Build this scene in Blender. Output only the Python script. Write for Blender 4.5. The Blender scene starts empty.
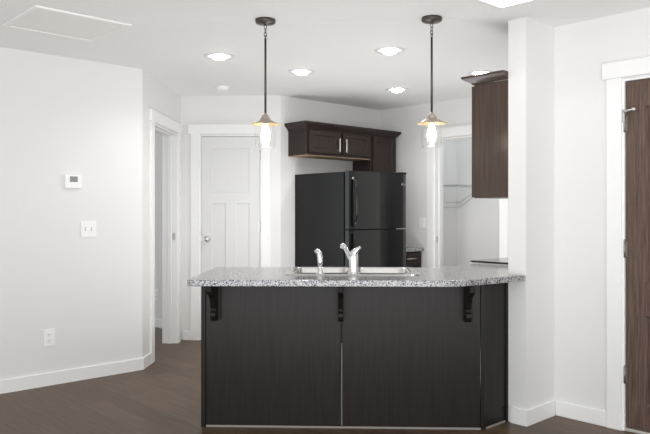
import bpy, bmesh, math, random
from mathutils import Matrix, Vector

# ------------------------------------------------------------------ scene set-up
SC = bpy.context.scene
COL = SC.collection
random.seed(4)
PI = math.pi
c = 2 ** -0.5

cam_d = bpy.data.cameras.new('camera')
cam = bpy.data.objects.new('camera', cam_d)
COL.objects.link(cam)
cam.location = (0, 0, 1.271)
cam.rotation_euler = (PI / 2, 0, 0.0342)
cam_d.sensor_width = 36
cam_d.lens = 691.1 / 650 * 36
cam_d.shift_y = -4.07 / 650
cam_d.clip_start = 0.05
SC.camera = cam

SC.view_settings.view_transform = 'Standard'
SC.view_settings.look = 'None'
SC.view_settings.gamma = 1
SC.view_settings.use_curve_mapping = False
SC.view_settings.exposure = -0.72

W = bpy.data.worlds.new('daylight')
SC.world = W
W.use_nodes = True
bg = W.node_tree.nodes['Background']
bg.inputs[0].default_value = (0.93, 0.965, 1.0, 1)
bg.inputs[1].default_value = 2.6


def lamp(name, kind, loc, energy, color=(1, 1, 1), rot=(0, 0, 0), **kw):
    d = bpy.data.lights.new(name, kind)
    d.energy = energy
    d.color = color
    for k, v in kw.items():
        setattr(d, k, v)
    o = bpy.data.objects.new(name, d)
    COL.objects.link(o)
    o.location = loc
    o.rotation_euler = rot
    return o


# added area fill behind the camera, standing in for daylight
lamp('camera_side_fill', 'AREA', (-0.3, -2.6, 0.95), 190, (0.97, 0.985, 1.0), (math.radians(92), 0, 0), shape='RECTANGLE', size=4.6, size_y=2.0)
# added upward fills that brighten the ceilings of living room and kitchen
lamp('ceiling_fill', 'AREA', (0.2, 1.0, 0.25), 166, (0.98, 0.99, 1.0), (math.radians(180), 0, 0), shape='RECTANGLE', size=4.5, size_y=2.5)
lamp('kitchen_fill', 'AREA', (0.3, 5.65, 0.04), 54, (0.98, 0.99, 1.0), (math.radians(180), 0, 0), shape='RECTANGLE', size=1.6, size_y=1.2)
SC.cycles.max_bounces = 16
SC.cycles.diffuse_bounces = 10

# ------------------------------------------------------------------ plan of the place
H = 2.44
P1 = (-1.674, 5.558)            # outside corner, end of the left wall
P2 = (-1.674, 6.859)
P3 = (-0.676, 6.859)
LF = 1.46
P4 = (P3[0] + LF * c, P3[1] + LF * c)
K = (1.058, 4.166)              # outer corner of the partition's end
LK = 0.3373
K2 = (K[0] + LK * c, K[1] + LK * c)
TH = 0.12
CT = 0.900                      # worktop height
R45 = PI / 4


def fr(origin, rot):
    """frame: local x along the wall, local -y into the room"""
    return Matrix.Translation((origin[0], origin[1], 0)) @ Matrix.Rotation(rot, 4, 'Z')


F_LEFT = fr(P1, R45)
F_HALL = fr(P1, PI / 2)
F_PAN = fr(P2, 0)
F_FRI = fr(P3, R45)
F_CLO = fr(P4, -R45)
F_KIT = fr((K[0] - TH * c, K[1] + TH * c), R45 + PI)   # kitchen side of the partition, x runs back toward the camera
F_ENT = fr(K2, -R45)


def Apt(o, a, b):
    return (o[0] + a * c - b * c, o[1] + a * c + b * c)


# ------------------------------------------------------------------ materials
def newmat(name):
    m = bpy.data.materials.new(name)
    m.use_nodes = True
    nt = m.node_tree
    return m, nt, nt.nodes['Principled BSDF']


def N(nt, t, **kw):
    n = nt.nodes.new(t)
    for k, v in kw.items():
        setattr(n, k, v)
    return n


def srgb(r, g, b):
    f = lambda v: (v / 255 / 12.92) if v / 255 <= 0.04045 else ((v / 255 + 0.055) / 1.055) ** 2.4
    return (f(r), f(g), f(b), 1)


def coords(nt, scale=(1, 1, 1), rot=(0, 0, 0)):
    tc = N(nt, 'ShaderNodeTexCoord')
    mp = N(nt, 'ShaderNodeMapping')
    mp.inputs['Scale'].default_value = scale
    mp.inputs['Rotation'].default_value = rot
    nt.links.new(tc.outputs['Object'], mp.inputs['Vector'])
    return mp.outputs['Vector']


def ramp(nt, stops, interp='LINEAR'):
    r = N(nt, 'ShaderNodeValToRGB')
    r.color_ramp.interpolation = interp
    e = r.color_ramp.elements
    while len(e) < len(stops):
        e.new(0.5)
    for i, (p, col) in enumerate(stops):
        e[i].position = p
        e[i].color = col
    return r


def paint(name, col, rough=0.6, bump=0.02, scale=180, var=0.015):
    m, nt, b = newmat(name)
    v = coords(nt)
    n = N(nt, 'ShaderNodeTexNoise')
    n.inputs['Scale'].default_value = scale
    n.inputs['Detail'].default_value = 3
    nt.links.new(v, n.inputs['Vector'])
    r = ramp(nt, [(0.3, tuple(x * (1 - var) for x in col[:3]) + (1,)), (0.7, tuple(min(1, x * (1 + var)) for x in col[:3]) + (1,))])
    nt.links.new(n.outputs['Fac'], r.inputs['Fac'])
    nt.links.new(r.outputs['Color'], b.inputs['Base Color'])
    b.inputs['Roughness'].default_value = rough
    bp = N(nt, 'ShaderNodeBump')
    bp.inputs['Strength'].default_value = bump
    bp.inputs['Distance'].default_value = 0.002
    nt.links.new(n.outputs['Fac'], bp.inputs['Height'])
    nt.links.new(bp.outputs['Normal'], b.inputs['Normal'])
    return m


def wood(name, dark, light, rough=0.35, grain=(38, 38, 1.6), bump=0.05, coat=0.0):
    m, nt, b = newmat(name)
    v = coords(nt, grain)
    n = N(nt, 'ShaderNodeTexNoise')
    n.inputs['Scale'].default_value = 2.2
    n.inputs['Detail'].default_value = 7
    n.inputs['Roughness'].default_value = 0.62
    nt.links.new(v, n.inputs['Vector'])
    r = ramp(nt, [(0.28, dark), (0.72, light)])
    nt.links.new(n.outputs['Fac'], r.inputs['Fac'])
    nt.links.new(r.outputs['Color'], b.inputs['Base Color'])
    b.inputs['Roughness'].default_value = rough
    b.inputs['Specular IOR Level'].default_value = 0.22
    b.inputs['Coat Weight'].default_value = coat
    b.inputs['Coat Roughness'].default_value = 0.2
    bp = N(nt, 'ShaderNodeBump')
    bp.inputs['Strength'].default_value = bump
    bp.inputs['Distance'].default_value = 0.002
    nt.links.new(n.outputs['Fac'], bp.inputs['Height'])
    nt.links.new(bp.outputs['Normal'], b.inputs['Normal'])
    return m


def solid(name, col, rough=0.4, metal=0.0, spec=0.5, noise=0.0):
    m, nt, b = newmat(name)
    v = coords(nt)
    n = N(nt, 'ShaderNodeTexNoise')
    n.inputs['Scale'].default_value = 60
    nt.links.new(v, n.inputs['Vector'])
    k = 1 - noise
    r = ramp(nt, [(0.3, (col[0] * k, col[1] * k, col[2] * k, 1)), (0.7, (col[0], col[1], col[2], 1))])
    nt.links.new(n.outputs['Fac'], r.inputs['Fac'])
    nt.links.new(r.outputs['Color'], b.inputs['Base Color'])
    b.inputs['Roughness'].default_value = rough
    b.inputs['Metallic'].default_value = metal
    b.inputs['Specular IOR Level'].default_value = spec
    return m


def glow(name, col, strength):
    m, nt, b = newmat(name)
    b.inputs['Base Color'].default_value = (0.9, 0.9, 0.9, 1)
    b.inputs['Emission Color'].default_value = col
    b.inputs['Emission Strength'].default_value = strength
    return m


M_WALL = paint('wall_paint', srgb(229, 228.5, 227.5), 0.55)
M_CEIL = paint('ceiling_paint', srgb(236, 236, 234), 0.8, 0.05, 90)
M_TRIM = paint('trim_paint', srgb(240, 240, 239), 0.35, 0.0)
M_DOORP = paint('door_paint', srgb(221, 221, 220), 0.4, 0.0)
M_HATCH = paint('hatch_paint', srgb(235, 234, 230), 0.6, 0.02, 60)
M_RING = paint('satin_ring', srgb(222, 223, 223), 0.35, 0.0)
M_PLATE = paint('white_plastic', srgb(246, 246, 244), 0.3, 0.0)
M_GREYP = solid('grey_plastic', srgb(150, 153, 152), 0.35)
M_LCD = solid('lcd_glass', srgb(140, 145, 142), 0.3)
M_DARKSLOT = solid('dark_slot', srgb(60, 60, 58), 0.5)
M_CAB = wood('espresso_wood', srgb(38, 30, 28), srgb(62, 52, 48), 0.34)
M_CABR = wood('walnut_end_panel', srgb(60, 48, 42), srgb(86, 71, 63), 0.3, coat=0.3)
M_ISL = wood('island_panel_wood', srgb(24, 19, 17), srgb(39, 33, 30), 0.36)
M_POST = wood('island_trim_wood', srgb(20, 17, 16), srgb(32, 27, 26), 0.42)
M_TAN = wood('unfinished_plywood', srgb(150, 126, 100), srgb(180, 156, 128), 0.6, (3, 40, 40))
M_ENTRY = wood('entry_door_wood', srgb(70, 55, 48), srgb(116, 97, 87), 0.42, (46, 46, 2.2))
M_EDGE = solid('bare_panel_edge', srgb(150, 146, 140), 0.5)
M_CAULK = solid('caulk_line', srgb(140, 136, 132), 0.6)
M_NICK = solid('brushed_nickel', (0.72, 0.71, 0.69), 0.28, 1.0)
M_HINGE = solid('aged_hinge_metal', (0.30, 0.28, 0.26), 0.4, 0.9)
M_CHROME = solid('polished_chrome', (0.76, 0.77, 0.78), 0.1, 1.0)
M_STEEL = solid('stainless_steel', (0.74, 0.73, 0.72), 0.24, 1.0, noise=0.08)
M_BRONZE = solid('oil_rubbed_bronze', srgb(84, 78, 73), 0.4, 0.6)
M_SHADE = solid('aged_pewter_shade', srgb(172, 158, 146), 0.4, 0.3, noise=0.15)
M_GOLD = solid('gold_shade_lining', srgb(230, 203, 150), 0.4, 0.2)
M_BLACK = solid('black_appliance_gloss', srgb(13, 13, 14), 0.1, 0.0, 0.5)
M_BLACKS = solid('black_appliance_side', srgb(13, 13, 13), 0.3, 0.0, 0.3)
M_BLKGLASS = solid('black_ceramic_glass', srgb(14, 14, 15), 0.06, 0.0, 0.7)
M_GASKET = solid('dark_gasket', srgb(12, 12, 12), 0.6)
M_WIRE = solid('white_wire_coating', srgb(190, 192, 194), 0.35)
M_SILL = solid('grey_sill', srgb(196, 192, 184), 0.4, 0.2)


def granite():
    m, nt, b = newmat('speckled_granite')
    v = coords(nt)
    vo = N(nt, 'ShaderNodeTexVoronoi')
    vo.inputs['Scale'].default_value = 175
    nt.links.new(v, vo.inputs['Vector'])
    sx = N(nt, 'ShaderNodeSeparateXYZ')
    nt.links.new(vo.outputs['Color'], sx.inputs[0])
    no = N(nt, 'ShaderNodeTexNoise')
    no.inputs['Scale'].default_value = 60
    no.inputs['Detail'].default_value = 3
    nt.links.new(v, no.inputs['Vector'])
    ad = N(nt, 'ShaderNodeMath', operation='MULTIPLY_ADD')
    ad.inputs[1].default_value = 0.75
    nt.links.new(sx.outputs['X'], ad.inputs[0])
    nm = N(nt, 'ShaderNodeMath', operation='MULTIPLY')
    nm.inputs[1].default_value = 0.3
    nt.links.new(no.outputs['Fac'], nm.inputs[0])
    nt.links.new(nm.outputs[0], ad.inputs[2])
    r = ramp(nt, [(0.0, srgb(42, 42, 48)), (0.25, srgb(98, 101, 110)), (0.37, srgb(142, 145, 152)),
                  (0.52, srgb(172, 172, 174)), (0.70, srgb(190, 184, 177)), (0.86, srgb(122, 122, 126))], 'CONSTANT')
    nt.links.new(ad.outputs[0], r.inputs['Fac'])
    nt.links.new(r.outputs['Color'], b.inputs['Base Color'])
    b.inputs['Roughness'].default_value = 0.2
    return m


M_GRAN = granite()


def planks():
    m, nt, b = newmat('plank_floor')
    v = coords(nt, (1, 1, 1), (0, 0, -PI * 0.75))
    br = N(nt, 'ShaderNodeTexBrick')
    br.offset = 0.37
    br.inputs['Scale'].default_value = 1
    br.inputs['Brick Width'].default_value = 1.22
    br.inputs['Row Height'].default_value = 0.15
    br.inputs['Mortar Size'].default_value = 0.0014
    br.inputs['Mortar Smooth'].default_value = 0.3
    br.inputs['Bias'].default_value = 0.0
    br.inputs['Color1'].default_value = (0.25, 0.25, 0.25, 1)
    br.inputs['Color2'].default_value = (0.75, 0.75, 0.75, 1)
    br.inputs['Mortar'].default_value = (0.0, 0.0, 0.0, 1)
    nt.links.new(v, br.inputs['Vector'])
    mp = N(nt, 'ShaderNodeMapping')
    mp.inputs['Scale'].default_value = (1.6, 26, 1)
    nt.links.new(v, mp.inputs['Vector'])
    no = N(nt, 'ShaderNodeTexNoise')
    no.inputs['Scale'].default_value = 1.8
    no.inputs['Detail'].default_value = 7
    no.inputs['Roughness'].default_value = 0.6
    nt.links.new(mp.outputs['Vector'], no.inputs['Vector'])
    mx = N(nt, 'ShaderNodeMix', data_type='FLOAT')
    mx.inputs['Factor'].default_value = 0.3
    nt.links.new(no.outputs['Fac'], mx.inputs['A'])
    nt.links.new(br.outputs['Color'], mx.inputs['B'])
    r = ramp(nt, [(0.25, srgb(58, 43, 31)), (0.5, srgb(86, 67, 49)), (0.75, srgb(107, 86, 65))])
    nt.links.new(mx.outputs['Result'], r.inputs['Fac'])
    nt.links.new(r.outputs['Color'], b.inputs['Base Color'])
    b.inputs['Roughness'].default_value = 0.42
    b.inputs['Specular IOR Level'].default_value = 0.35
    bp = N(nt, 'ShaderNodeBump')
    bp.inputs['Strength'].default_value = 0.08
    bp.inputs['Distance'].default_value = 0.002
    nt.links.new(mx.outputs['Result'], bp.inputs['Height'])
    nt.links.new(bp.outputs['Normal'], b.inputs['Normal'])
    return m


M_FLOOR = planks()


def thin_glass():
    m = bpy.data.materials.new('clear_glass')
    m.use_nodes = True
    nt = m.node_tree
    nt.nodes.remove(nt.nodes['Principled BSDF'])
    out = nt.nodes['Material Output']
    tr = N(nt, 'ShaderNodeBsdfTransparent')
    tr.inputs[0].default_value = (0.985, 0.985, 0.985, 1)
    gl = N(nt, 'ShaderNodeBsdfGlossy')
    gl.inputs['Roughness'].default_value = 0.3
    mx = N(nt, 'ShaderNodeMixShader')
    lw = N(nt, 'ShaderNodeLayerWeight')
    lw.inputs['Blend'].default_value = 0.05
    ad = N(nt, 'ShaderNodeMath', operation='ADD')
    ad.inputs[1].default_value = 0.08
    nt.links.new(lw.outputs['Fresnel'], ad.inputs[0])
    nt.links.new(ad.outputs[0], mx.inputs[0])
    nt.links.new(tr.outputs[0], mx.inputs[1])
    nt.links.new(gl.outputs[0], mx.inputs[2])
    nt.links.new(mx.outputs[0], out.inputs[0])
    return m


M_GLASS = thin_glass()
M_LENS = glow('downlight_lens', (1, 0.97, 0.92, 1), 60)
M_BULB = glow('lit_filament_bulb', (1, 0.93, 0.82, 1), 14)
M_PANEL = glow('square_light_diffuser', (1, 0.985, 0.96, 1), 4)


# ------------------------------------------------------------------ mesh helpers
class MB:
    def __init__(self):
        self.bm = bmesh.new()

    def _bev(self, verts, w, seg=2):
        if w <= 0:
            return
        es = {e for v in verts for e in v.link_edges}
        bmesh.ops.bevel(self.bm, geom=list(es), offset=w, segments=seg, affect='EDGES', profile=0.6)

    def box(self, x0, x1, y0, y1, z0, z1, bev=0.0, seg=2):
        r = bmesh.ops.create_cube(self.bm, size=1)
        for v in r['verts']:
            v.co = Vector((x0 + (v.co.x + .5) * (x1 - x0), y0 + (v.co.y + .5) * (y1 - y0), z0 + (v.co.z + .5) * (z1 - z0)))
        self._bev(r['verts'], bev, seg)
        return self

    def prism(self, poly, z0, z1, axis='z', bev=0.0):
        """polygon extruded along an axis; poly given in the two other coordinates in order"""
        def P(a, b, t):
            return {'z': (a, b, t), 'x': (t, a, b), 'y': (a, t, b)}[axis]
        lo = [self.bm.verts.new(P(a, b, z0)) for a, b in poly]
        hi = [self.bm.verts.new(P(a, b, z1)) for a, b in poly]
        n = len(poly)
        fs = [self.bm.faces.new(lo[::-1]), self.bm.faces.new(hi)]
        for i in range(n):
            fs.append(self.bm.faces.new((lo[i], lo[(i + 1) % n], hi[(i + 1) % n], hi[i])))
        bmesh.ops.recalc_face_normals(self.bm, faces=fs)
        self._bev(lo + hi, bev)
        return self

    def lathe(self, prof, cx=0, cy=0, cz=0, n=32, axis='z'):
        """prof: (radius, height) pairs turned about an axis"""
        rings = []
        for r, h in prof:
            if r < 1e-6:
                p = {'z': (cx, cy, cz + h), 'y': (cx, cy + h, cz), 'x': (cx + h, cy, cz)}[axis]
                rings.append([self.bm.verts.new(p)])
                continue
            ring = []
            for k in range(n):
                a = 2 * PI * k / n
                u, w = r * math.cos(a), r * math.sin(a)
                p = {'z': (cx + u, cy + w, cz + h), 'y': (cx + u, cy + h, cz + w), 'x': (cx + h, cy + u, cz + w)}[axis]
                ring.append(self.bm.verts.new(p))
            rings.append(ring)
        fs = []
        for a, b in zip(rings, rings[1:]):
            for k in range(n):
                k2 = (k + 1) % n
                if len(a) == 1 and len(b) == 1:
                    continue
                if len(a) == 1:
                    fs.append(self.bm.faces.new((a[0], b[k], b[k2])))
                elif len(b) == 1:
                    fs.append(self.bm.faces.new((a[k], a[k2], b[0])))
                else:
                    fs.append(self.bm.faces.new((a[k], a[k2], b[k2], b[k])))
        bmesh.ops.recalc_face_normals(self.bm, faces=fs)
        for f in fs:
            f.smooth = True
        return self

    def tube(self, pts, rad, n=12):
        pts = [Vector(p) for p in pts]
        rads = rad if isinstance(rad, (list, tuple)) else [rad] * len(pts)
        rings = []
        up = Vector((0, 0, 1))
        ref = None
        for i, p in enumerate(pts):
            d = (pts[min(i + 1, len(pts) - 1)] - pts[max(i - 1, 0)]).normalized()
            if ref is None:
                ref = d.cross(up if abs(d.z) < 0.9 else Vector((1, 0, 0))).normalized()
            ref = (ref - d * ref.dot(d)).normalized()
            s = d.cross(ref)
            rings.append([self.bm.verts.new(p + (ref * math.cos(2 * PI * k / n) + s * math.sin(2 * PI * k / n)) * rads[i]) for k in range(n)])
        fs = []
        for a, b in zip(rings, rings[1:]):
            for k in range(n):
                fs.append(self.bm.faces.new((a[k], a[(k + 1) % n], b[(k + 1) % n], b[k])))
        for f in fs:
            f.smooth = True
        fs.append(self.bm.faces.new(rings[0][::-1]))
        fs.append(self.bm.faces.new(rings[-1]))
        bmesh.ops.recalc_face_normals(self.bm, faces=fs)
        return self

    def torus(self, R, r, cz=0, stretch=1.0, rot=0.0, n=16, m=8):
        vs = []
        for i in range(n):
            a = 2 * PI * i / n
            ring = []
            for j in range(m):
                b = 2 * PI * j / m
                x = (R + r * math.cos(b)) * math.cos(a)
                z = (R + r * math.cos(b)) * math.sin(a) * stretch
                y = r * math.sin(b)
                ring.append(self.bm.verts.new((x * math.cos(rot) - y * math.sin(rot), x * math.sin(rot) + y * math.cos(rot), z + cz)))
            vs.append(ring)
        for i in range(n):
            for j in range(m):
                f = self.bm.faces.new((vs[i][j], vs[(i + 1) % n][j], vs[(i + 1) % n][(j + 1) % m], vs[i][(j + 1) % m]))
                f.smooth = True
        return self

    def build(self, name, mat, parent=None, mtx=None):
        me = bpy.data.meshes.new(name)
        bmesh.ops.recalc_face_normals(self.bm, faces=self.bm.faces[:])
        self.bm.to_mesh(me)
        self.bm.free()
        for m in (mat if isinstance(mat, (list, tuple)) else [mat]):
            me.materials.append(m)
        o = bpy.data.objects.new(name, me)
        COL.objects.link(o)
        if parent is not None:
            o.parent = parent
        if mtx is not None:
            o.matrix_local = mtx
        return o


def tag(o, label, cat, group=None):
    o['label'] = label
    o['category'] = cat
    if group:
        o['group'] = group
    return o


def thing(name, label, cat, mtx, group=None):
    o = bpy.data.objects.new(name, None)
    o.empty_display_size = 0.1
    COL.objects.link(o)
    o.matrix_world = mtx
    return tag(o, label, cat, group)


def struct(mb, name, mat, mtx=None):
    o = mb.build(name, mat, None, mtx)
    o['kind'] = 'structure'
    return o


def struct_root(name, mtx):
    o = bpy.data.objects.new(name, None)
    o.empty_display_size = 0.1
    COL.objects.link(o)
    o.matrix_world = mtx
    o['kind'] = 'structure'
    return o


def dup(root, mtx, label, group=None):
    r = root.copy()
    COL.objects.link(r)
    r.matrix_world = mtx
    r['label'] = label
    if group:
        r['group'] = group
    for ch in list(root.children):
        k = ch.copy()
        COL.objects.link(k)
        k.parent = r
        for g in list(ch.children):
            d = g.copy()
            COL.objects.link(d)
            d.parent = k
    return r


def T(x, y, z):
    return Matrix.Translation((x, y, z))


# ------------------------------------------------------------------ floor and ceiling
struct(MB().box(-7.5, 6.5, -3.2, 11.5, -0.12, 0), 'floor', M_FLOOR)
ce = MB()
ce.prism([(-7.5, -3.2), (6.5, -3.2), (6.5, 4.075), (-7.5, 4.325)], H, H + 0.03)
ce.prism([(-7.5, 4.331), (6.5, 4.081), (6.5, 11.5), (-7.5, 11.5)], H, H + 0.03)
ce.box(-7.5, 6.5, -3.2, 11.5, H + 0.03, H + 0.14)
struct(ce, 'ceiling', M_CEIL)
HT = H + 0.02        # walls run a little into the ceiling slab

# ------------------------------------------------------------------ walls
JD = 0.14            # jamb depth
struct(MB().prism([Apt(P1, -6.2, 0), P1, (P1[0] - JD, P1[1] + 0.058), Apt(P1, -6.2, JD)], 0, HT), 'wall_left', M_WALL)
HO0, HO1, HOZ = 5.858, 6.69, 2.04
wh = MB()
wh.prism([P1, (P1[0], HO0), (P1[0] - JD, HO0), (P1[0] - JD, P1[1] + 0.058)], 0, HT)
wh.prism([(P1[0], HO1), (P1[0], P2[1] + TH), (P1[0] - JD, P2[1] + TH), (P1[0] - JD, HO1)], 0, HT)
wh.prism([(P1[0], HO0), (P1[0], HO1), (P1[0] - JD, HO1), (P1[0] - JD, HO0)], HOZ, HT)
struct(wh, 'wall_hallway', M_WALL)
PD0, PD1, PDZ = -1.486, -0.871, 2.048      # pantry door opening
wp = MB()
y0, y1 = P2[1], P2[1] + TH
wp.box(P2[0], PD0, y0, y1, 0, HT)
wp.prism([(PD1, y0), (P3[0], y0), (P3[0] - 0.05, y1), (PD1, y1)], 0, HT)
wp.box(PD0, PD1, y0, y1, PDZ, HT)
struct(wp, 'wall_pantry', M_WALL)
struct(MB().prism([P3, Apt(P3, LF + TH, 0), Apt(P3, LF + TH, TH), (P3[0] - 0.05, P3[1] + TH)], 0, HT), 'wall_fridge', M_WALL)
CO0, CO1, COZ = 0.775, 1.585, 2.05           # closet opening along its wall
LB = 3.13
wc = MB()
wc.box(0, CO0, 0, JD, 0, HT)
wc.box(CO1, LB, 0, JD, 0, HT)
wc.box(CO0, CO1, 0, JD, COZ, HT)
struct(wc, 'wall_closet', M_WALL, F_CLO)
struct(MB().box(-2.13, 0, 0, TH, 0, HT), 'wall_partition', M_WALL, F_KIT)
EO0, EO1, EOZ = 0.432, 1.352, 2.052        # entry door opening
we = MB()
we.box(0, EO0, 0, JD, 0, HT)
we.box(EO1, 4.6, 0, JD, 0, HT)
we.box(EO0, EO1, 0, JD, EOZ, HT)
struct(we, 'wall_entry', M_WALL, F_ENT)
# hallway seen through the open doorway
struct(MB().box(-2.6, 0.62, 0, 0.1, 0, HT), 'wall_hallway_back', M_WALL, fr((-2.189, 7.687), -R45))
# closet interior
cl = MB()
cl.box(0.44, 0.54, JD, 0.82, 0, HT)
cl.box(0.54, 2.05, 0.72, 0.82, 0, HT)
cl.box(1.95, 2.05, JD, 0.72, 0, HT)
struct(cl, 'wall_closet_inside', M_WALL, F_CLO)

# ------------------------------------------------------------------ baseboards
BH, BT = 0.093, 0.014


def base(name, mtx, x0, x1):
    struct(MB().box(x0, x1, -BT, 0, 0, BH, 0.003, 1), name, M_TRIM, mtx)


struct(MB().prism([Apt(P1, -6.0, 0), P1, (P1[0] + BT, P1[1] - 0.0058), Apt(P1, -6.0, -BT)], 0, BH), 'baseboard_left', M_TRIM)
struct(MB().prism([P1, (P1[0] + BT, P1[1] - 0.0058), (P1[0] + BT, HO0 - 0.09), (P1[0], HO0 - 0.09)], 0, BH), 'baseboard_hallway', M_TRIM)
base('baseboard_pantry', F_PAN, 0.019, PD0 - P2[0] - 0.092)
base('baseboard_fridge', F_FRI, 0.03, 0.16)
base('baseboard_hallway_back', fr((-2.189, 7.687), -R45), -2.5, 0.6)
# around the end of the partition and into the alcove
struct(MB().prism([Apt(K, 0, 0), Apt(K, -BT, -BT), Apt(K, -BT, TH - 0.025), Apt(K, 0, TH - 0.025)], 0, BH), 'baseboard_partition_end', M_TRIM)
struct(MB().prism([Apt(K, 0, 0), Apt(K, LK, 0), Apt(K, LK - BT, -BT), Apt(K, -BT, -BT)], 0, BH), 'baseboard_partition', M_TRIM)
base('baseboard_entry', F_ENT, BT, EO0 - 0.092)


# ------------------------------------------------------------------ door casings
def casing(n, mtx, o0, o1, oz, depth, left=True, right=True, jamb=True, stop=None, far=None):
    t = struct_root('trim_%d' % n, mtx)
    w = 0.09
    if left:
        MB().box(o0 - w, o0, -0.018, 0, 0, oz + 0.008, 0.002, 1).build('side_casing', M_TRIM, t)
    if right:
        MB().box(o1, o1 + (far or w), -0.018, 0, 0, oz + 0.008, 0.002, 1).build('side_casing', M_TRIM, t)
    hx1 = o1 + (far + 0.0 if far else w + 0.024)
    MB().box(o0 - w - 0.024, hx1, -0.026, 0, oz + 0.008, oz + 0.106, 0.003, 1).build('head_casing', M_TRIM, t)
    if jamb:
        j = MB()
        j.box(o0, o0 + 0.012, -0.004, depth, 0, oz)
        j.box(o1 - 0.012, o1, -0.004, depth, 0, oz)
        j.box(o0 + 0.012, o1 - 0.012, -0.004, depth, oz - 0.012, oz)
        if stop:
            j.box(o0 + 0.012, o0 + 0.022, stop, stop + 0.035, 0, oz - 0.012)
            j.box(o1 - 0.022, o1 - 0.012, stop, stop + 0.035, 0, oz - 0.012)
            j.box(o0 + 0.022, o1 - 0.022, stop, stop + 0.035, oz - 0.022, oz - 0.012)
        j.build('jamb', M_TRIM, t)
    return t


t1 = casing(1, F_HALL, HO0 - P1[1], HO1 - P1[1], HOZ, JD + 0.002, stop=0.05)
MB().box(HO1 - P1[1] - 0.0135, HO1 - P1[1] - 0.0115, 0.012, 0.044, 1.01, 1.075, 0.0006, 1).build('strike_plate', M_NICK, t1)['label'] = 'small nickel strike plate'
casing(2, F_PAN, PD0 - P2[0], PD1 - P2[0], PDZ, TH, stop=0.045)
t3 = casing(3, F_CLO, CO0, CO1, COZ, JD + 0.002, stop=0.06)
MB().box(CO0 + 0.0115, CO0 + 0.0135, 0.018, 0.05, 0.955, 1.02, 0.0006, 1).build('strike_plate', M_NICK, t3)['label'] = 'small nickel strike plate'
t4 = casing(4, F_ENT, EO0, EO1, EOZ, JD, stop=0.055)
struct(MB().box(EO0 + 0.012, EO1 - 0.012, -0.004, JD, 0, 0.018, 0.003, 1), 'trim_5', M_SILL, F_ENT)


# ------------------------------------------------------------------ doors
def framed_slab(x0, x1, z0, z1, yf, th, holes, rec, edge=0.006, bead=0.0):
    """slab whose face (at yf, facing -y) carries recessed rectangular fields"""
    mb = MB()
    xs = sorted({x0, x1} | {h[0] for h in holes} | {h[1] for h in holes})
    zs = sorted({z0, z1} | {h[2] for h in holes} | {h[3] for h in holes})
    bm = mb.bm
    V = {}

    def v(x, z):
        k = (round(x, 5), round(z, 5))
        if k not in V:
            V[k] = bm.verts.new((x, yf, z))
        return V[k]
    for i in range(len(xs) - 1):
        for j in range(len(zs) - 1):
            mx, mz = (xs[i] + xs[i + 1]) / 2, (zs[j] + zs[j + 1]) / 2
            if any(h[0] < mx < h[1] and h[2] < mz < h[3] for h in holes):
                continue
            bm.faces.new((v(xs[i], zs[j]), v(xs[i + 1], zs[j]), v(xs[i + 1], zs[j + 1]), v(xs[i], zs[j + 1])))
    for a, b, p, q in holes:
        o = [(a, p), (b, p), (b, q), (a, q)]
        inn = [(a + edge, p + edge), (b - edge, p + edge), (b - edge, q - edge), (a + edge, q - edge)]
        ov = [bm.verts.new((x, yf, z)) for x, z in o]
        iv = [bm.verts.new((x, yf + rec, z)) for x, z in inn]
        for k in range(4):
            bm.faces.new((ov[k], ov[(k + 1) % 4], iv[(k + 1) % 4], iv[k]))
        if bead > 0:      # raised centre field
            g = 0.045
            f1 = [(a + g, p + g), (b - g, p + g), (b - g, q - g), (a + g, q - g)]
            fv = [bm.verts.new((x, yf + rec - bead, z)) for x, z in f1]
            for k in range(4):
                bm.faces.new((iv[k], iv[(k + 1) % 4], fv[(k + 1) % 4], fv[k]))
            bm.faces.new(fv)
        else:
            bm.faces.new(iv)
    # back and rim
    b4 = [bm.verts.new((x, yf + th, z)) for x, z in ((x0, z0), (x1, z0), (x1, z1), (x0, z1))]
    f4 = [bm.verts.new((x, yf, z)) for x, z in ((x0, z0), (x1, z0), (x1, z1), (x0, z1))]
    bm.faces.new(b4[::-1])
    for k in range(4):
        bm.faces.new((f4[k], b4[k], b4[(k + 1) % 4], f4[(k + 1) % 4]))
    bmesh.ops.remove_doubles(bm, verts=bm.verts[:], dist=1e-5)
    return mb


def hinge(parent, x, z, y=-0.004, mat=None):
    h = MB()
    h.lathe([(0, -0.05), (0.0065, -0.048), (0.0065, 0.048), (0, 0.05)], x, y - 0.003, z, 10)
    h.lathe([(0.008, -0.017), (0.008, -0.015)], x, y - 0.003, z, 10)
    h.lathe([(0.008, 0.015), (0.008, 0.017)], x, y - 0.003, z, 10)
    h.lathe([(0.004, 0.05), (0.0075, 0.053), (0.0, 0.06)], x, y - 0.003, z, 10)
    h.box(x - 0.014, x + 0.014, y + 0.0005, y + 0.0025, z - 0.045, z + 0.045)
    return h.build('hinge', mat or M_NICK, parent)


# pantry door
d1 = struct_root('door_1', F_PAN)
ox = P2[0]
a0, a1 = PD0 + 0.015 - ox, PD1 - 0.015 - ox
pw = a1 - a0
st = 0.105
mid = (a0 + a1) / 2
slab = framed_slab(a0, a1, 0.012, PDZ - 0.016, 0.006, 0.038,
                   [(a0 + st, a1 - st, 1.475, 1.915), (a0 + st, mid - 0.05, 0.24, 1.365), (mid + 0.05, a1 - st, 0.24, 1.365)], 0.009, 0.004)
slab.build('door_slab', M_DOORP, d1)
for z in (0.22, 1.13, 1.84):
    hinge(d1, a1 + 0.004, z, 0.0)
kn = MB()
kn.lathe([(0, 0), (0.030, 0), (0.030, -0.006), (0.012, -0.010), (0.011, -0.030), (0.020, -0.036), (0.027, -0.048), (0.025, -0.060), (0.014, -0.067), (0, -0.068)], a0 + 0.062, 0.006, 1.012, 24, 'y')
kn.build('door_knob', M_NICK, d1)['label'] = 'round satin nickel door knob'
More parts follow.
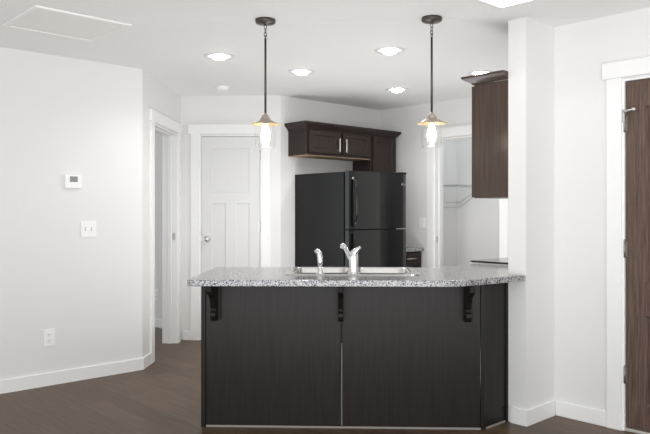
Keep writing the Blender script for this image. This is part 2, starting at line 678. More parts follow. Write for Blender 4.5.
MB().box(a0 - 0.004, a0 + 0.006, 0.000, 0.007, 0.985, 1.045, 0.001, 1).build('latch_plate', M_NICK, d1)

# entry door, hinged on the left
d2 = struct_root('door_2', F_ENT)
a0, a1 = EO0 + 0.016, EO1 - 0.016
es = framed_slab(a0, a1, 0.022, EOZ - 0.016, 0.008, 0.044,
                 [(a0 + 0.105, a0 + 0.405, 0.865, 1.885), (a1 - 0.405, a1 - 0.105, 0.865, 1.885),
                  (a0 + 0.105, a0 + 0.405, 0.165, 0.68), (a1 - 0.405, a1 - 0.105, 0.165, 0.68)], 0.013, 0.014, 0.008)
es.build('door_slab', M_ENTRY, d2)
for z in (0.325, 1.06, 1.79):
    hinge(d2, a0 - 0.003, z, 0.0, M_HINGE)
lv = MB()
lv.lathe([(0, 0), (0.032, 0), (0.032, -0.008), (0.012, -0.012), (0.012, -0.045), (0, -0.047)], a1 - 0.07, 0.008, 0.98, 24, 'y')
lv.tube([(a1 - 0.07, -0.038, 0.98), (a1 - 0.12, -0.042, 0.982), (a1 - 0.19, -0.038, 0.978)], [0.011, 0.009, 0.007])
lv.build('door_lever', M_NICK, d2)
gd = MB()
gd.box(a0 - 0.014, a0 - 0.002, -0.012, 0.004, 1.80, 1.875, 0.002, 1)
gd.tube([(a0 - 0.006, -0.016, 1.862), (a0 + 0.03, -0.02, 1.866), (a0 + 0.052, -0.02, 1.868)], [0.006, 0.006, 0.005], 10)
gd.lathe([(0, -0.012), (0.010, -0.010), (0.010, 0.010), (0, 0.012)], a0 + 0.056, -0.02, 1.868, 14, 'x')
gd.build('door_guard', M_NICK, d2)['label'] = 'nickel swing guard at the top hinge'

# ------------------------------------------------------------------ kitchen island
isl = thing('kitchen_island', 'espresso wood kitchen island with two long back panels, open beneath the granite overhang', 'kitchen island', T(0, 4.08, 0))
UZ = CT - 0.037      # underside of the worktop
IX0, IX1 = -0.876, 0.794
# two back panels meeting at a seam; the left one pulls away toward the floor
SEAM = -0.042
MB().prism([(IX0 + 0.03, 0.012), (SEAM - 0.030, 0.012), (SEAM - 0.022, 0.2), (SEAM - 0.006, 0.48), (SEAM - 0.002, UZ), (IX0 + 0.03, UZ)], 0.002, 0.02, 'y').build('back_panel', M_ISL, isl)
MB().box(SEAM + 0.003, IX1 - 0.022, 0.002, 0.02, 0.012, UZ, 0.0015, 1).build('back_panel', M_ISL, isl)
MB().box(SEAM - 0.0005, SEAM + 0.003, 0.001, 0.02, 0.012, 0.50).build('panel_edge_strip', M_EDGE, isl)['label'] = 'pale bare edge at the seam between the panels'
MB().box(SEAM - 0.04, SEAM + 0.012, 0.021, 0.03, 0.012, UZ).build('seam_shade', M_GASKET, isl)  # near-black sheet that stands in for the shadow in the gap
# left corner stile and end panel
MB().box(IX0, IX0 + 0.028, -0.004, 0.024, 0.0, UZ, 0.002, 1).build('corner_stile', M_POST, isl)
MB().box(IX0, IX0 + 0.02, 0.025, 0.62, 0.0, UZ, 0.002, 1).build('end_panel', M_ISL, isl)
# right corner post and angled panel running to the partition
MB().prism([(IX1 - 0.02, -0.004), (IX1 + 0.001, -0.004), (IX1 + 0.012, 0.010), (IX1 - 0.004, 0.026), (IX1 - 0.02, 0.024)], 0, UZ, 'z').build('corner_stile', M_POST, isl)
AP = Matrix.Translation((IX1 + 0.010, 0.016, 0)) @ Matrix.Rotation(R45, 4, 'Z')
MB().box(0.0, 0.205, -0.004, 0.014, 0.012, UZ, 0.001, 1).build('angled_panel', M_ISL, isl, AP)
MB().box(0.205, 0.224, -0.012, 0.014, 0.0, UZ, 0.002, 1).build('scribe_strip', M_POST, isl, AP)
MB().box(IX0 + 0.03, IX1 - 0.02, -0.003, 0.006, 0.0, 0.0115, 0.001, 1).build('floor_strip', M_CAULK, isl)['label'] = 'thin pale caulk line along the floor'
MB().box(0.0, 0.203, -0.008, 0.004, 0.0, 0.0115, 0.001, 1).build('floor_strip', M_CAULK, isl, AP)['label'] = 'thin pale caulk line along the floor'
# working side: plain door fronts and toe kick
kf = MB()
kf.box(IX0 + 0.02, 0.55, 0.57, 0.60, 0.10, UZ)
kf.box(IX0 + 0.02, 0.55, 0.53, 0.55, 0.0, 0.10)
kf.build('cabinet_front', M_CAB, isl)
for k in range(3):
    x = IX0 + 0.04 + k * 0.465
    framed_slab(-x - 0.455, -x, 0.115, UZ - 0.02, -0.018, 0.017, [(-x - 0.395, -x - 0.06, 0.175, UZ - 0.08)], 0.007).build(
        'cabinet_door', M_CAB, isl, Matrix.Translation((0, 0.602, 0)) @ Matrix.Rotation(PI, 4, 'Z'))


def corbel(x, plate=True):
    """scrolled bracket: profile in (y, z), y toward the viewer is negative"""
    top = UZ
    pr = [(0.0, top), (-0.205, top), (-0.21, top - 0.012), (-0.206, top - 0.038), (-0.19, top - 0.052), (-0.168, top - 0.056),
          (-0.142, top - 0.064), (-0.118, top - 0.08), (-0.098, top - 0.104), (-0.084, top - 0.132), (-0.072, top - 0.152),
          (-0.076, top - 0.164), (-0.09, top - 0.174), (-0.094, top - 0.192), (-0.086, top - 0.212), (-0.07, top - 0.222),
          (-0.045, top - 0.225), (0.0, top - 0.228)]
    o = MB().prism(pr, x - 0.015, x + 0.015, 'x', 0.0015).build('corbel', M_POST, isl)
    if plate:
        MB().box(x - 0.018, x + 0.034, -0.010, 0.0015, UZ - 0.225, UZ - 0.001, 0.001, 1).build('back_plate', M_POST, o)
    return o


corbel(-0.79)
corbel(-0.046, False)
corbel(0.69)

# ------------------------------------------------------------------ worktop with a hole for the sink
SX0, SX1, SY0, SY1 = -0.388, 0.428, 4.105, 4.685


def rrect(x0, x1, y0, y1, r, n=6):
    pts = []
    for cx, cy, a in ((x1 - r, y0 + r, -PI / 2), (x1 - r, y1 - r, 0), (x0 + r, y1 - r, PI / 2), (x0 + r, y0 + r, PI)):
        for k in range(n + 1):
            t = a + k * (PI / 2) / n
            pts.append((cx + r * math.cos(t), cy + r * math.sin(t)))
    return pts


def arc_corner(p, q, s, r, n=6):
    """round the corner q of the path p-q-s"""
    P, Q, S = Vector(p), Vector(q), Vector(s)
    a = Q + (P - Q).normalized() * r
    b = Q + (S - Q).normalized() * r
    return [tuple(a * (1 - t) ** 2 + Q * 2 * t * (1 - t) + b * t ** 2) for t in [k / n for k in range(n + 1)]]


def slab_with_hole(outer, inner, z0, z1):
    mb = MB()
    bm = mb.bm
    ed = []
    loops = []
    for poly in [outer] + ([inner] if inner else []):
        vs = [bm.verts.new((x, y, z1)) for x, y in poly]
        loops.append(vs)
        for i in range(len(vs)):
            ed.append(bm.edges.new((vs[i], vs[(i + 1) % len(vs)])))
    bmesh.ops.triangle_fill(bm, use_beauty=True, use_dissolve=False, edges=ed, normal=(0, 0, 1))
    top = bm.faces[:]
    low = {}
    for l in loops:
        for v in l:
            low[v] = bm.verts.new((v.co.x, v.co.y, z0))
    for f in top:
        bm.faces.new([low[v] for v in f.verts][::-1])
    for l in loops:
        for i in range(len(l)):
            a, b = l[i], l[(i + 1) % len(l)]
            bm.faces.new((a, b, low[b], low[a]))
    bmesh.ops.recalc_face_normals(bm, faces=bm.faces[:])
    be = [e for l in loops[:1] for i in range(len(l)) for e in [bm.edges.get((l[i], l[(i + 1) % len(l)]))] if e]
    be += [e for l in loops[:1] for i in range(len(l)) for e in [bm.edges.get((low[l[i]], low[l[(i + 1) % len(l)]]))] if e]
    bmesh.ops.bevel(bm, geom=be, offset=0.004, segments=2, affect='EDGES', profile=0.6)
    return mb


ke = Apt(K, -0.006, 0.0)          # just clear of the end of the partition
ke2 = Apt(K, -0.006, TH + 0.004)
kk = Apt(K, 0.52, TH + 0.004)
kb = Apt(K, 0.52, TH + 0.63)
fl, cr = (-0.903, 3.805), (0.60, 3.815)
bl = (-0.903, 4.72)
outer = (arc_corner(bl, fl, cr, 0.04) + arc_corner(fl, cr, ke, 0.11) + [ke, ke2, kk, kb, (kb[0] - 0.33, 4.72)] + [bl])
ct = slab_with_hole(outer, rrect(SX0 + 0.015, SX1 - 0.015, SY0 + 0.015, SY1 - 0.015, 0.05), UZ + 0.001, CT).build('countertop', M_GRAN)
tag(ct, 'speckled grey granite worktop lying on the kitchen island with a clipped right corner', 'countertop')

# base cabinet in the corner between island and range (below the worktop)
cbx = thing('base_cabinet', 'espresso corner base cabinet beneath the worktop beside the partition wall', 'cabinet', F_KIT)
MB().box(-0.515, -0.22, -0.56, -0.002, 0.0, UZ).build('body', M_CAB, cbx)
framed_slab(-0.51, -0.225, 0.12, UZ - 0.02, -0.58, 0.018, [(-0.45, -0.285, 0.18, UZ - 0.08)], 0.007).build('door', M_CAB, cbx)

# ------------------------------------------------------------------ sink, faucet and sprayer
sk = thing('kitchen_sink', 'stainless steel double bowl sink set into the granite worktop', 'sink', T(0, 0, CT))
DV = 0.022
bowls = [(SX0 + 0.04, DV - 0.018), (DV + 0.018, SX1 - 0.04)]
BY0, BY1 = SY0 + 0.115, SY1 - 0.035
# rim: outer loop, slightly raised, with two bowl openings
rim = MB()
bm = rim.bm
loops = []
ed = []
for poly in [rrect(SX0, SX1, SY0, SY1, 0.06)] + [rrect(a, b, BY0, BY1, 0.06) for a, b in bowls]:
    vs = [bm.verts.new((x, y, 0.006)) for x, y in poly]
    loops.append(vs)
    for i in range(len(vs)):
        ed.append(bm.edges.new((vs[i], vs[(i + 1) % len(vs)])))
bmesh.ops.triangle_fill(bm, use_beauty=True, edges=ed, normal=(0, 0, 1))
ov = loops[0]
lo = [bm.verts.new((v.co.x + (0.006 if v.co.x > 0.02 else -0.006) * 0.6, v.co.y + (0.004 if v.co.y > 4.4 else -0.004), 0.0006)) for v in ov]
for i in range(len(ov)):
    bm.faces.new((ov[i], ov[(i + 1) % len(ov)], lo[(i + 1) % len(ov)], lo[i]))
rim.build('rim', M_STEEL, sk)
for a, b in bowls:
    mb = MB()
    bm = mb.bm
    prev = None
    for k, (ins, z, r) in enumerate([(0.0, 0.006, 0.06), (0.006, -0.004, 0.06), (0.012, -0.13, 0.06), (0.03, -0.165, 0.06), (0.07, -0.178, 0.05)]):
        ring = [bm.verts.new((x, y, z)) for x, y in rrect(a + ins, b - ins, BY0 + ins, BY1 - ins, r)]
        if prev:
            for i in range(len(ring)):
                f = bm.faces.new((prev[i], prev[(i + 1) % len(ring)], ring[(i + 1) % len(ring)], ring[i]))
                f.smooth = True
        prev = ring
    bm.faces.new(prev)
    bo = mb.build('bowl', M_STEEL, sk)
    MB().lathe([(0.045, 0.003), (0.04, 0.0045), (0.03, 0.001), (0, 0.001)], (a + b) / 2, (BY0 + BY1) / 2, -0.178, 24).build('drain', M_CHROME, bo)

FX, FY = 0.03, SY0 + 0.05
fa = thing('faucet', 'chrome single lever kitchen faucet with raised spout standing on the sink ledge', 'faucet', T(FX, FY, CT + 0.0065))
MB().lathe([(0, 0), (0.036, 0), (0.036, 0.006), (0.030, 0.012), (0, 0.014)], n=28).build('base_plate', M_CHROME, fa)
MB().lathe([(0.028, 0.012), (0.027, 0.05), (0.0275, 0.10), (0.026, 0.118), (0.020, 0.128), (0, 0.132)], n=28).build('body', M_CHROME, fa)
sp = MB().tube([(0.002, 0.006, 0.048), (-0.018, 0.03, 0.088), (-0.04, 0.062, 0.130), (-0.056, 0.088, 0.160), (-0.064, 0.104, 0.168), (-0.070, 0.118, 0.164)],
               [0.014, 0.0145, 0.0135, 0.0125, 0.0125, 0.012], 16).build('spout', M_CHROME, fa)
MB().tube([(-0.067, 0.112, 0.167), (-0.071, 0.119, 0.148)], [0.0135, 0.0125], 16).build('nozzle', M_CHROME, sp)
MB().tube([(-0.014, 0.0, 0.100), (0.004, -0.002, 0.128), (0.026, -0.006, 0.150), (0.042, -0.008, 0.160)], [0.022, 0.021, 0.012, 0.008], 16).build('lever', M_CHROME, fa)
sy = thing('sink_sprayer', 'chrome pull-out side sprayer standing on the sink ledge left of the faucet', 'sprayer', T(-0.172, FY - 0.002, CT + 0.0065))
MB().lathe([(0, 0), (0.024, 0), (0.024, 0.005), (0.017, 0.018), (0.014, 0.035), (0, 0.036)], n=24).build('holder', M_CHROME, sy)
MB().tube([(0, 0, 0.034), (0.001, 0, 0.07), (0.0, 0.003, 0.10), (-0.006, 0.008, 0.124), (-0.018, 0.014, 0.134), (-0.026, 0.018, 0.126)],
          [0.0125, 0.015, 0.016, 0.017, 0.018, 0.013], 16).build('spray_head', M_CHROME, sy)


# ------------------------------------------------------------------ cabinets on the walls
def bar_pull(parent, x, y, z0, z1, horiz=False, name='handle'):
    m = MB()
    if horiz:
        m.tube([(z0, y - 0.028, x), (z1, y - 0.028, x)], 0.0055, 10)
        for q in (z0 + 0.015, z1 - 0.015):
            m.tube([(q, y, x), (q, y - 0.028, x)], 0.004, 8)
    else:
        m.box(x - 0.006, x + 0.006, y - 0.032, y - 0.024, z0, z1, 0.002, 1)
        for q in (z0 + 0.018, z1 - 0.018):
            m.tube([(x, y, q), (x, y - 0.026, q)], 0.004, 8)
    o = m.build(name, M_NICK, parent)
    o['label'] = 'brushed nickel bar handle'
    return o


CROWN = [(0.0, 0.0), (0.006, 0.0), (0.010, 0.012), (0.020, 0.022), (0.034, 0.036), (0.046, 0.050), (0.050, 0.056), (0.050, 0.074), (0.0, 0.074)]


def crown(parent, x0, x1, yb, yf, z, left, right, mat, kh=1.0, kd=1.0):
    """moulding swept round left end, front and right end, with mitred corners"""
    m = MB()
    bm = m.bm
    rows = []
    for d, h in CROWN:
        d, h = d * kd, h * kh
        row = []
        if left:
            row.append(bm.verts.new((x0 - d, yb, z + h)))
        row.append(bm.verts.new((x0 - (d if left else 0), yf - d, z + h)))
        row.append(bm.verts.new((x1 + (d if right else 0), yf - d, z + h)))
        if right:
            row.append(bm.verts.new((x1 + d, yb, z + h)))
        rows.append(row)
    n = len(rows)
    for i in range(n):
        a, b = rows[i], rows[(i + 1) % n]
        for k in range(len(a) - 1):
            bm.faces.new((a[k], a[k + 1], b[k + 1], b[k]))
    bm.faces.new([r[0] for r in rows])
    bm.faces.new([r[-1] for r in rows][::-1])
    return m.build('crown_moulding', mat, parent)


CZ = 2.095
# over the fridge: two doors
uc = thing('wall_cabinet', 'low espresso wall cabinet with two doors hanging above the refrigerator', 'cabinet', F_FRI)
x0, x1 = 0.096, 1.012
MB().box(x0, x1, -0.27, -0.002, 1.842, CZ, 0.001, 1).build('body', M_CAB, uc)
MB().box(x0 + 0.002, x1 - 0.002, -0.268, -0.004, 1.836, 1.8415).build('underside', M_TAN, uc)['label'] = 'unfinished pale plywood underside'
for dx0, dx1, hx in ((x0 + 0.026, x0 + 0.444, x0 + 0.420), (x0 + 0.488, x1 - 0.020, x0 + 0.516)):
    d = framed_slab(dx0, dx1, 1.868, CZ - 0.010, -0.2905, 0.02, [(dx0 + 0.055, dx1 - 0.055, 1.912, CZ - 0.054)], 0.008).build('door', M_CAB, uc)
    bar_pull(d, hx, -0.2905, 1.886, 2.026)
crown(uc, x0, x1 + 0.002, -0.002, -0.272, CZ - 0.004, True, False, M_CAB)
# deeper-hanging cabinet to its right
ut = thing('wall_cabinet', 'taller single door espresso wall cabinet beside the two door one, right of the refrigerator top', 'cabinet', F_FRI)
x0, x1 = 1.015, LF - 0.053
MB().box(x0, x1, -0.27, -0.002, 1.38, CZ, 0.001, 1).build('body', M_CAB, ut)
d = framed_slab(x0 + 0.022, x1 - 0.006, 1.39, CZ - 0.010, -0.2905, 0.02, [(x0 + 0.075, x1 - 0.065, 1.44, CZ - 0.06)], 0.008).build('door', M_CAB, ut)
bar_pull(d, x0 + 0.05, -0.2905, 1.41, 1.55)
crown(ut, x0, x1, -0.002, -0.272, CZ - 0.004, False, True, M_CAB)
# beside the column
ur = thing('wall_cabinet', 'dark wood wall cabinet showing its plain end panel, hanging beside the white column', 'cabinet', F_KIT)
MB().box(-0.535, -0.003, -0.248, -0.002, 1.365, 2.085, 0.001, 1).build('body', M_CABR, ur)
d = framed_slab(-0.53, -0.006, 1.37, 2.078, -0.2705, 0.02, [(-0.475, -0.061, 1.425, 2.02)], 0.008).build('door', M_CABR, ur)
bar_pull(d, -0.50, -0.2705, 1.40, 1.54)
crown(ur, -0.535, -0.003, -0.002, -0.255, 2.086, False, True, M_CABR, 0.68, 1.12)

# base cabinet right of the fridge with its own worktop
bc = thing('base_cabinet', 'espresso base cabinet with a drawer standing right of the refrigerator', 'cabinet', F_FRI)
x0, x1 = 1.012, LF - 0.004
MB().box(x0, x1, -0.60, -0.004, 0.10, UZ, 0.001, 1).build('body', M_CAB, bc)
MB().box(x0, x1, -0.53, -0.004, 0.0, 0.10).build('toe_kick', M_POST, bc)
dr = framed_slab(x0 + 0.02, x1 - 0.02, 0.715, UZ - 0.018, -0.6205, 0.02, [(x0 + 0.05, x1 - 0.05, 0.745, UZ - 0.048)], 0.004).build('drawer', M_CAB, bc)
bar_pull(dr, 0.79, -0.6205, 1.18, 1.32, True)
framed_slab(x0 + 0.02, x1 - 0.02, 0.115, 0.70, -0.6205, 0.02, [(x0 + 0.075, x1 - 0.075, 0.17, 0.645)], 0.008).build('door', M_CAB, bc)
bt = MB().box(x0 - 0.004, LF - 0.003, -0.645, -0.003, UZ + 0.001, CT + 0.0, 0.004).build('countertop', M_GRAN, None, F_FRI)
tag(bt, 'short piece of granite worktop on the base cabinet right of the refrigerator', 'countertop')

# ------------------------------------------------------------------ refrigerator
rf = thing('refrigerator', 'black top-freezer refrigerator standing against the angled kitchen wall', 'refrigerator', F_FRI)
x0, x1 = 0.180, 0.996
FT = 1.665
MB().box(x0, x1, -0.715, -0.006, 0.02, FT - 0.006, 0.006).build('body', M_BLACKS, rf)
MB().box(x0 + 0.012, x1 - 0.012, -0.730, -0.715, 0.06, FT - 0.012).build('gasket', M_GASKET, rf)


def fridge_door(name, z0, z1):
    """door with a gently bowed front"""
    n = 14
    pts = [(x0, -0.730)]
    for k in range(n + 1):
        u = k / n
        e = min(u, 1 - u)
        y = -0.790 - 0.012 * (1 - (2 * u - 1) ** 2) + (0.012 * (1 - e / 0.03) ** 2 if e < 0.03 else 0)
        pts.append((x0 + u * (x1 - x0), y))
    pts.append((x1, -0.730))
    o = MB().prism(pts, z0, z1, 'z', 0.0)
    return o.build(name, M_BLACK, rf)


fd = fridge_door('freezer_door', 1.118, FT)
rd = fridge_door('fresh_food_door', 0.062, 1.108)
# bowed grip handles at the left edge
hd = MB()
hp = [(x0 + 0.040, -0.793, 1.59), (x0 + 0.042, -0.815, 1.57), (x0 + 0.043, -0.832, 1.50), (x0 + 0.046, -0.840, 1.38), (x0 + 0.046, -0.838, 1.26), (x0 + 0.043, -0.824, 1.18), (x0 + 0.040, -0.793, 1.15)]
hd.tube(hp, [0.010, 0.011, 0.012, 0.013, 0.013, 0.012, 0.010], 12)
hd.build('handle', M_BLACK, fd)
MB().box(x0 + 0.030, x0 + 0.050, -0.800, -0.789, 1.585, 1.605, 0.002, 1).build('handle_cap', M_NICK, fd)['label'] = 'small silver cap at the top of the handle'
hd = MB()
hd.tube([(x0 + 0.040, -0.793, 1.075), (x0 + 0.042, -0.815, 1.05), (x0 + 0.044, -0.836, 0.95), (x0 + 0.046, -0.84, 0.80), (x0 + 0.043, -0.824, 0.66), (x0 + 0.040, -0.793, 0.62)], 0.012, 12)
hd.build('handle', M_BLACK, rd)
# silver emblem: an oval swoosh around a strip of small script, on the freezer door's upper right
em = MB()
ec = (x1 - 0.066, 1.556)
arc = []
for k in range(19):
    a = math.radians(60 + k * 14)
    arc.append((ec[0] + 0.026 * math.cos(a), -0.8005, ec[1] + 0.012 * math.sin(a)))
em.tube(arc, [0.0012 + 0.0014 * math.sin(PI * k / 18) for k in range(19)], 8)
em.build('emblem', M_CHROME, fd)['label'] = 'silver oval emblem'
fc = bpy.data.curves.new('emblem_lettering', 'FONT')
fc.body = 'Whirlpool'
fc.size = 0.017
fc.extrude = 0.0008
fc.align_x = 'CENTER'
tob = bpy.data.objects.new('emblem_lettering', fc)
COL.objects.link(tob)
dg = bpy.context.evaluated_depsgraph_get()
tme = bpy.data.meshes.new_from_object(tob.evaluated_get(dg))
bpy.data.objects.remove(tob)
tme.materials.clear()
tme.materials.append(M_CHROME)
tx = bpy.data.objects.new('emblem_lettering', tme)
COL.objects.link(tx)
tx.parent = fd
tx.matrix_local = Matrix.Translation((ec[0] + 0.004, -0.7990, ec[1] - 0.005)) @ Matrix.Rotation(PI / 2, 4, 'X')
tx['label'] = 'small silver lettering'
MB().box(x1 - 0.075, x1 - 0.005, -0.793, -0.66, FT - 0.004, FT + 0.014, 0.004).build('hinge_cover', M_BLACKS, rf)
MB().box(x1 - 0.16, x1 - 0.002, -0.7965, -0.74, 1.109, 1.117, 0.001, 1).build('highlight_strip', M_CHROME, rf)['label'] = 'bright metal strip standing in for a highlight between the doors'  # chrome strip modelled in place of a highlight at the door gap
MB().box(x0 + 0.02, x1 - 0.02, -0.72, -0.68, 0.0, 0.058).build('toe_grille', M_GASKET, rf)

# ------------------------------------------------------------------ range beside the partition
rg = thing('range', 'black glass-top range standing against the partition behind the island corner', 'range', F_KIT)
x0, x1 = -1.30, -0.545
MB().box(x0, x1, -0.62, -0.03, 0.0, 0.885, 0.003, 1).build('body', M_BLACKS, rg)
MB().box(x0, x1 + 0.004, -0.645, -0.022, 0.886, 0.9125, 0.002, 1).build('steel_trim', M_STEEL, rg)
ck = MB().box(x0 - 0.002, x1 + 0.008, -0.655, -0.02, 0.913, 0.924, 0.003).build('cooktop', M_BLKGLASS, rg)
for bx, by, r in ((-1.11, -0.48, 0.105), (-0.74, -0.48, 0.085), (-1.11, -0.19, 0.075), (-0.74, -0.19, 0.105)):
    MB().lathe([(r, 0.9243), (r - 0.003, 0.9246), (r - 0.006, 0.9243)], bx, by, 0, 36).build('burner_ring', M_GREYP, ck)
od = MB().box(x0 + 0.01, x1 - 0.01, -0.65, -0.622, 0.22, 0.72, 0.004).build('oven_door', M_BLACK, rg)
bar_pull(od, 0.68, -0.65, x0 + 0.06, x1 - 0.06, True)
MB().box(x0 + 0.005, x1 - 0.005, -0.648, -0.622, 0.735, 0.88, 0.004).build('control_panel', M_BLACK, rg)
MB().box(x0 + 0.01, x1 - 0.01, -0.645, -0.622, 0.05, 0.205, 0.004).build('storage_drawer', M_BLACK, rg)

# ------------------------------------------------------------------ pendants
CAN = H
pd = thing('pendant_light', 'left of the two bronze pendants with clear glass jar hanging above the island', 'pendant light', T(-0.503, 4.165, 0), 'pendants above the island')
MB().lathe([(0, H + 0.003), (0.061, H + 0.003), (0.061, H - 0.018), (0.056, H - 0.023), (0.014, H - 0.026), (0.010, H - 0.034), (0, H - 0.035)], n=36).build('canopy', M_BRONZE, pd)
ch = MB()
for k, z in enumerate((H - 0.046, H - 0.068, H - 0.090, H - 0.108)):
    ch.torus(0.0085, 0.0024, z, 1.45, (k % 2) * PI / 2 + 0.5)
ch.build('chain', M_BRONZE, pd)
MB().lathe([(0, 2.325), (0.0068, 2.325), (0.0068, 1.865), (0, 1.865)], n=14).build('rod', M_BRONZE, pd)
MB().lathe([(0, 1.876), (0.009, 1.875), (0.011, 1.864), (0.020, 1.861), (0.024, 1.853), (0.024, 1.846), (0.031, 1.842), (0.033, 1.833), (0, 1.833)], n=28).build('socket_cap', M_SHADE, pd)
shd = MB().lathe([(0.020, 1.8345), (0.034, 1.8335), (0.045, 1.828), (0.066, 1.8175), (0.087, 1.8090), (0.0885, 1.806), (0.087, 1.8055)], n=44).build('shade', M_SHADE, pd)
lin = MB().lathe([(0.087, 1.8050), (0.066, 1.8145), (0.045, 1.825), (0.034, 1.8305), (0.020, 1.8315)], n=44).build('lining', M_GOLD, shd)
lin['label'] = 'warm gold inner face of the shade'
MB().lathe([(0.050, 1.822), (0.054, 1.812), (0.0585, 1.795), (0.0605, 1.775), (0.0615, 1.74), (0.061, 1.69), (0.058, 1.672), (0.052, 1.6645), (0.046, 1.664)], n=40).build('glass_jar', M_GLASS, pd)['label'] = 'clear glass jar'
MB().lathe([(0.015, 1.833), (0.016, 1.812), (0.014, 1.81), (0, 1.81)], n=20).build('socket', M_BRONZE, pd)
MB().lathe([(0, 1.812), (0.012, 1.808), (0.016, 1.792), (0.0225, 1.768), (0.0265, 1.742), (0.0255, 1.722), (0.018, 1.706), (0.008, 1.699), (0, 1.698)], n=24).build('bulb', M_BULB, pd)['label'] = 'glowing bulb'
dup(pd, T(0.497, 4.158, 0), 'right of the two bronze pendants with clear glass jar hanging above the island', 'pendants above the island')


# ------------------------------------------------------------------ ceiling fixtures
def kpt(a, b):
    return Apt(K, a, b)


dl = None
spots = [((-0.758, 2.10), 'lit recessed downlight in the ceiling nearest the hallway doorway'),
         ((0.06, 2.105), 'lit recessed downlight in the ceiling in front of the low fridge cabinet'),
         ((0.03, 1.11), 'lit recessed downlight in the ceiling closest to the right pendant'),
         ((1.265, 2.115), 'lit recessed downlight in the ceiling before the taller fridge-wall cabinet'),
         ((1.20, 1.13), 'lit recessed downlight in the ceiling behind the crown of the column cabinet')]
CK = H
for (a, b), lab in spots:
    x, y = kpt(a, b)
    if dl is None:
        dl = thing('recessed_light', lab, 'downlight', T(x, y, CK), 'recessed kitchen downlights')
        MB().lathe([(0.110, 0.001), (0.110, -0.003), (0.104, -0.007), (0.070, -0.004), (0.057, -0.001), (0.056, 0.001)], n=40).build('trim_ring', M_RING, dl)
        MB().lathe([(0.0555, 0.0005), (0.053, -0.012), (0.045, -0.021), (0.025, -0.027), (0, -0.028)], n=32).build('lens', M_LENS, dl)['label'] = 'glowing white lens'
    else:
        dup(dl, T(x, y, CK), lab, 'recessed kitchen downlights')
    lamp('downlight_beam', 'SPOT', (x, y, H - 0.04), 32, (1, 0.975, 0.935), spot_size=math.radians(158), spot_blend=0.6, shadow_soft_size=0.055)

sdx = kpt(-0.015, 3.135)
sd = thing('smoke_detector', 'small unlit white disc on the ceiling above the pantry door', 'smoke detector', T(sdx[0], sdx[1], CK))
MB().lathe([(0, 0.001), (0.066, 0.001), (0.066, -0.006), (0, -0.006)], n=32).build('base', M_PLATE, sd)
MB().lathe([(0.062, -0.006), (0.060, -0.018), (0.050, -0.028), (0.025, -0.032), (0, -0.032)], n=32).build('cover', M_PLATE, sd)

# square flush light near the end of the partition
sqx = kpt(-0.305, -0.022)
sq = thing('square_ceiling_light', 'large square flush light in the ceiling at the top edge, before the column', 'ceiling light', Matrix.Translation((sqx[0], sqx[1], H)) @ Matrix.Rotation(R45, 4, 'Z'))
SQ = 0.42
fm = MB()
for q in ((-SQ, 0, -0.012, 0), (-SQ, 0, -SQ, -SQ + 0.012), (-0.012, 0, -SQ + 0.012, -0.012), (-SQ, -SQ + 0.012, -SQ + 0.012, -0.012)):
    fm.box(q[0], q[1], q[2], q[3], -0.016, 0.001)
fm.build('frame', M_TRIM, sq)
MB().box(-SQ + 0.012, -0.012, -SQ + 0.012, -0.012, -0.014, 0.001).build('diffuser', M_PANEL, sq)['label'] = 'glowing white diffuser'
lx = kpt(-0.305 - SQ / 2, -0.022 - SQ / 2)
lamp('square_light_beam', 'SPOT', (lx[0], lx[1], H - 0.03), 6, (1, 0.98, 0.95), spot_size=math.radians(134), spot_blend=0.12, shadow_soft_size=0.06)

# attic hatch on the left
hm = Matrix.Translation((P1[0], P1[1], H)) @ Matrix.Rotation(R45, 4, 'Z')
ha = thing('ceiling_hatch', 'flat square access hatch with a thin frame in the ceiling above the left wall', 'hatch', hm)
hx0, hx1, hy0, hy1 = -1.285, -0.695, -1.165, -0.60
hf = MB()
w = 0.035
for q in ((hx0, hx1, hy0, hy0 + w), (hx0, hx1, hy1 - w, hy1), (hx0, hx0 + w, hy0 + w, hy1 - w), (hx1 - w, hx1, hy0 + w, hy1 - w)):
    hf.box(q[0], q[1], q[2], q[3], -0.012, 0.001, 0.002, 1)
hf.build('frame', M_CEIL, ha)
MB().box(hx0 + w + 0.002, hx1 - w - 0.002, hy0 + w + 0.002, hy1 - w - 0.002, -0.006, 0.001, 0.001, 1).build('panel', M_HATCH, ha)


# ------------------------------------------------------------------ wall plates
def plate(root, w, h):
    MB().box(-w / 2, w / 2, -0.0065, -0.0005, -h / 2, h / 2, 0.002, 2).build('cover_plate', M_PLATE, root)


def outlet(mtx, label, w=0.074, h=0.118):
    t = thing('wall_outlet', label, 'outlet', mtx, 'duplex outlets')
    plate(t, w, h)
    for z in (0.021, -0.021):
        r = MB().box(-0.016, 0.016, -0.0095, -0.0065, z - 0.0145, z + 0.0145, 0.004, 2).build('receptacle', M_PLATE, t)
        s = MB()
        s.box(-0.0075, -0.0055, -0.0099, -0.0090, z - 0.002, z + 0.008)
        s.box(0.0055, 0.0075, -0.0099, -0.0090, z - 0.001, z + 0.007)
        s.box(-0.002, 0.002, -0.0099, -0.0090, z - 0.010, z - 0.006)
        s.build('slots', M_DARKSLOT, r)
    return t


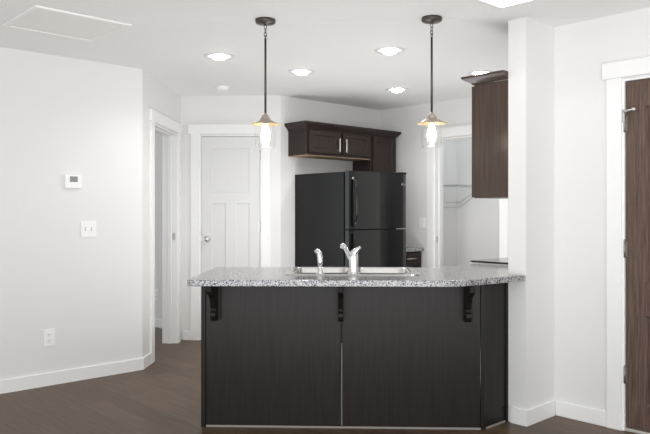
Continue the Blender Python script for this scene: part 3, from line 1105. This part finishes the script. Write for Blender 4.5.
th = thing('thermostat', 'small white thermostat with grey screen mounted high on the left wall', 'thermostat', F_LEFT @ T(-0.578, 0, 1.508))
MB().box(-0.064, 0.064, -0.022, -0.0005, -0.05, 0.05, 0.004, 2).build('case', M_PLATE, th)
MB().box(-0.030, 0.030, -0.0232, -0.0215, -0.004, 0.038, 0.001, 1).build('screen', M_LCD, th)['label'] = 'grey display'
for x in (-0.018, 0.018):
    MB().box(x - 0.010, x + 0.010, -0.0236, -0.0215, -0.030, -0.018, 0.001, 1).build('button', M_PLATE, th)
sw = thing('light_switch', 'white double toggle switch plate on the left wall beneath the thermostat', 'light switch', F_LEFT @ T(-0.455, 0, 1.147))
plate(sw, 0.122, 0.122)
for x in (-0.024, 0.024):
    tg = MB().box(x - 0.0055, x + 0.0055, -0.008, -0.0055, -0.0125, 0.0125, 0.001, 1).build('toggle_slot', M_GREYP, sw)
    MB().prism([(-0.007, -0.005), (-0.019, -0.010), (-0.019, -0.004), (-0.007, 0.006)], x - 0.0042, x + 0.0042, 'x', 0.0008).build('toggle', M_PLATE, sw)
outlet(F_LEFT @ T(-0.755, 0, 0.352), 'white duplex outlet low on the left wall near the baseboard', 0.080, 0.126)
outlet(F_CLO @ T(0.617, 0, 1.168), 'white outlet on the kitchen wall between refrigerator and closet opening')
outlet(fr((-2.189, 7.687), -R45) @ T(0.07, 0, 0.36), 'white outlet on the hallway wall seen through the open doorway')

# ------------------------------------------------------------------ wire shelf in the closet
ws = thing('wire_shelf', 'white coated wire shelf with a sloping side brace inside the closet', 'shelf', F_CLO)
sy0, sy1, sz = 0.30, 0.712, 1.575
xw, xf = 0.548, 0.885
rl = MB()
for x, z in ((xw, sz), (xf, sz), (xf + 0.003, sz - 0.03), ((xw + xf) / 2, sz - 0.004)):
    rl.tube([(x, sy0, z), (x, sy1, z)], 0.0035, 8)
rl.build('rails', M_WIRE, ws)
wr = MB()
for k in range(17):
    y = sy0 + 0.008 + k * (sy1 - sy0 - 0.016) / 16
    wr.tube([(xw, y, sz + 0.003), (xf, y, sz + 0.003), (xf + 0.003, y, sz - 0.03)], 0.0018, 6)
wr.build('deck_wires', M_WIRE, ws)
for y, dz in ((0.700, 0.0), (0.690, -0.055)):
    b_ = MB()
    b_.tube([(xf, y, sz - 0.004 + dz * 0.3), (xf - 0.05, y, sz - 0.04 + dz), (0.60, y, sz - 0.185 + dz), (0.60, sy0 + 0.02, sz - 0.185 + dz)], 0.004, 8)
    b_.tube([(0.60, y, sz - 0.185 + dz), (0.5425, y, sz - 0.185 + dz)], 0.004, 8)
    b_.build('brace', M_WIRE, ws)
clx = F_CLO @ Vector((1.35, 0.42, 2.40))
lamp('closet_fill', 'POINT', clx, 9, (0.88, 0.94, 1.0), shadow_soft_size=0.12)  # added fill to brighten the closet, without a fixture
hlx = (-2.6, 6.6, 2.2)
lamp('hallway_fill', 'POINT', hlx, 6, (0.95, 0.95, 1.0), shadow_soft_size=0.12)  # added fill to brighten the hallway, without a fixture
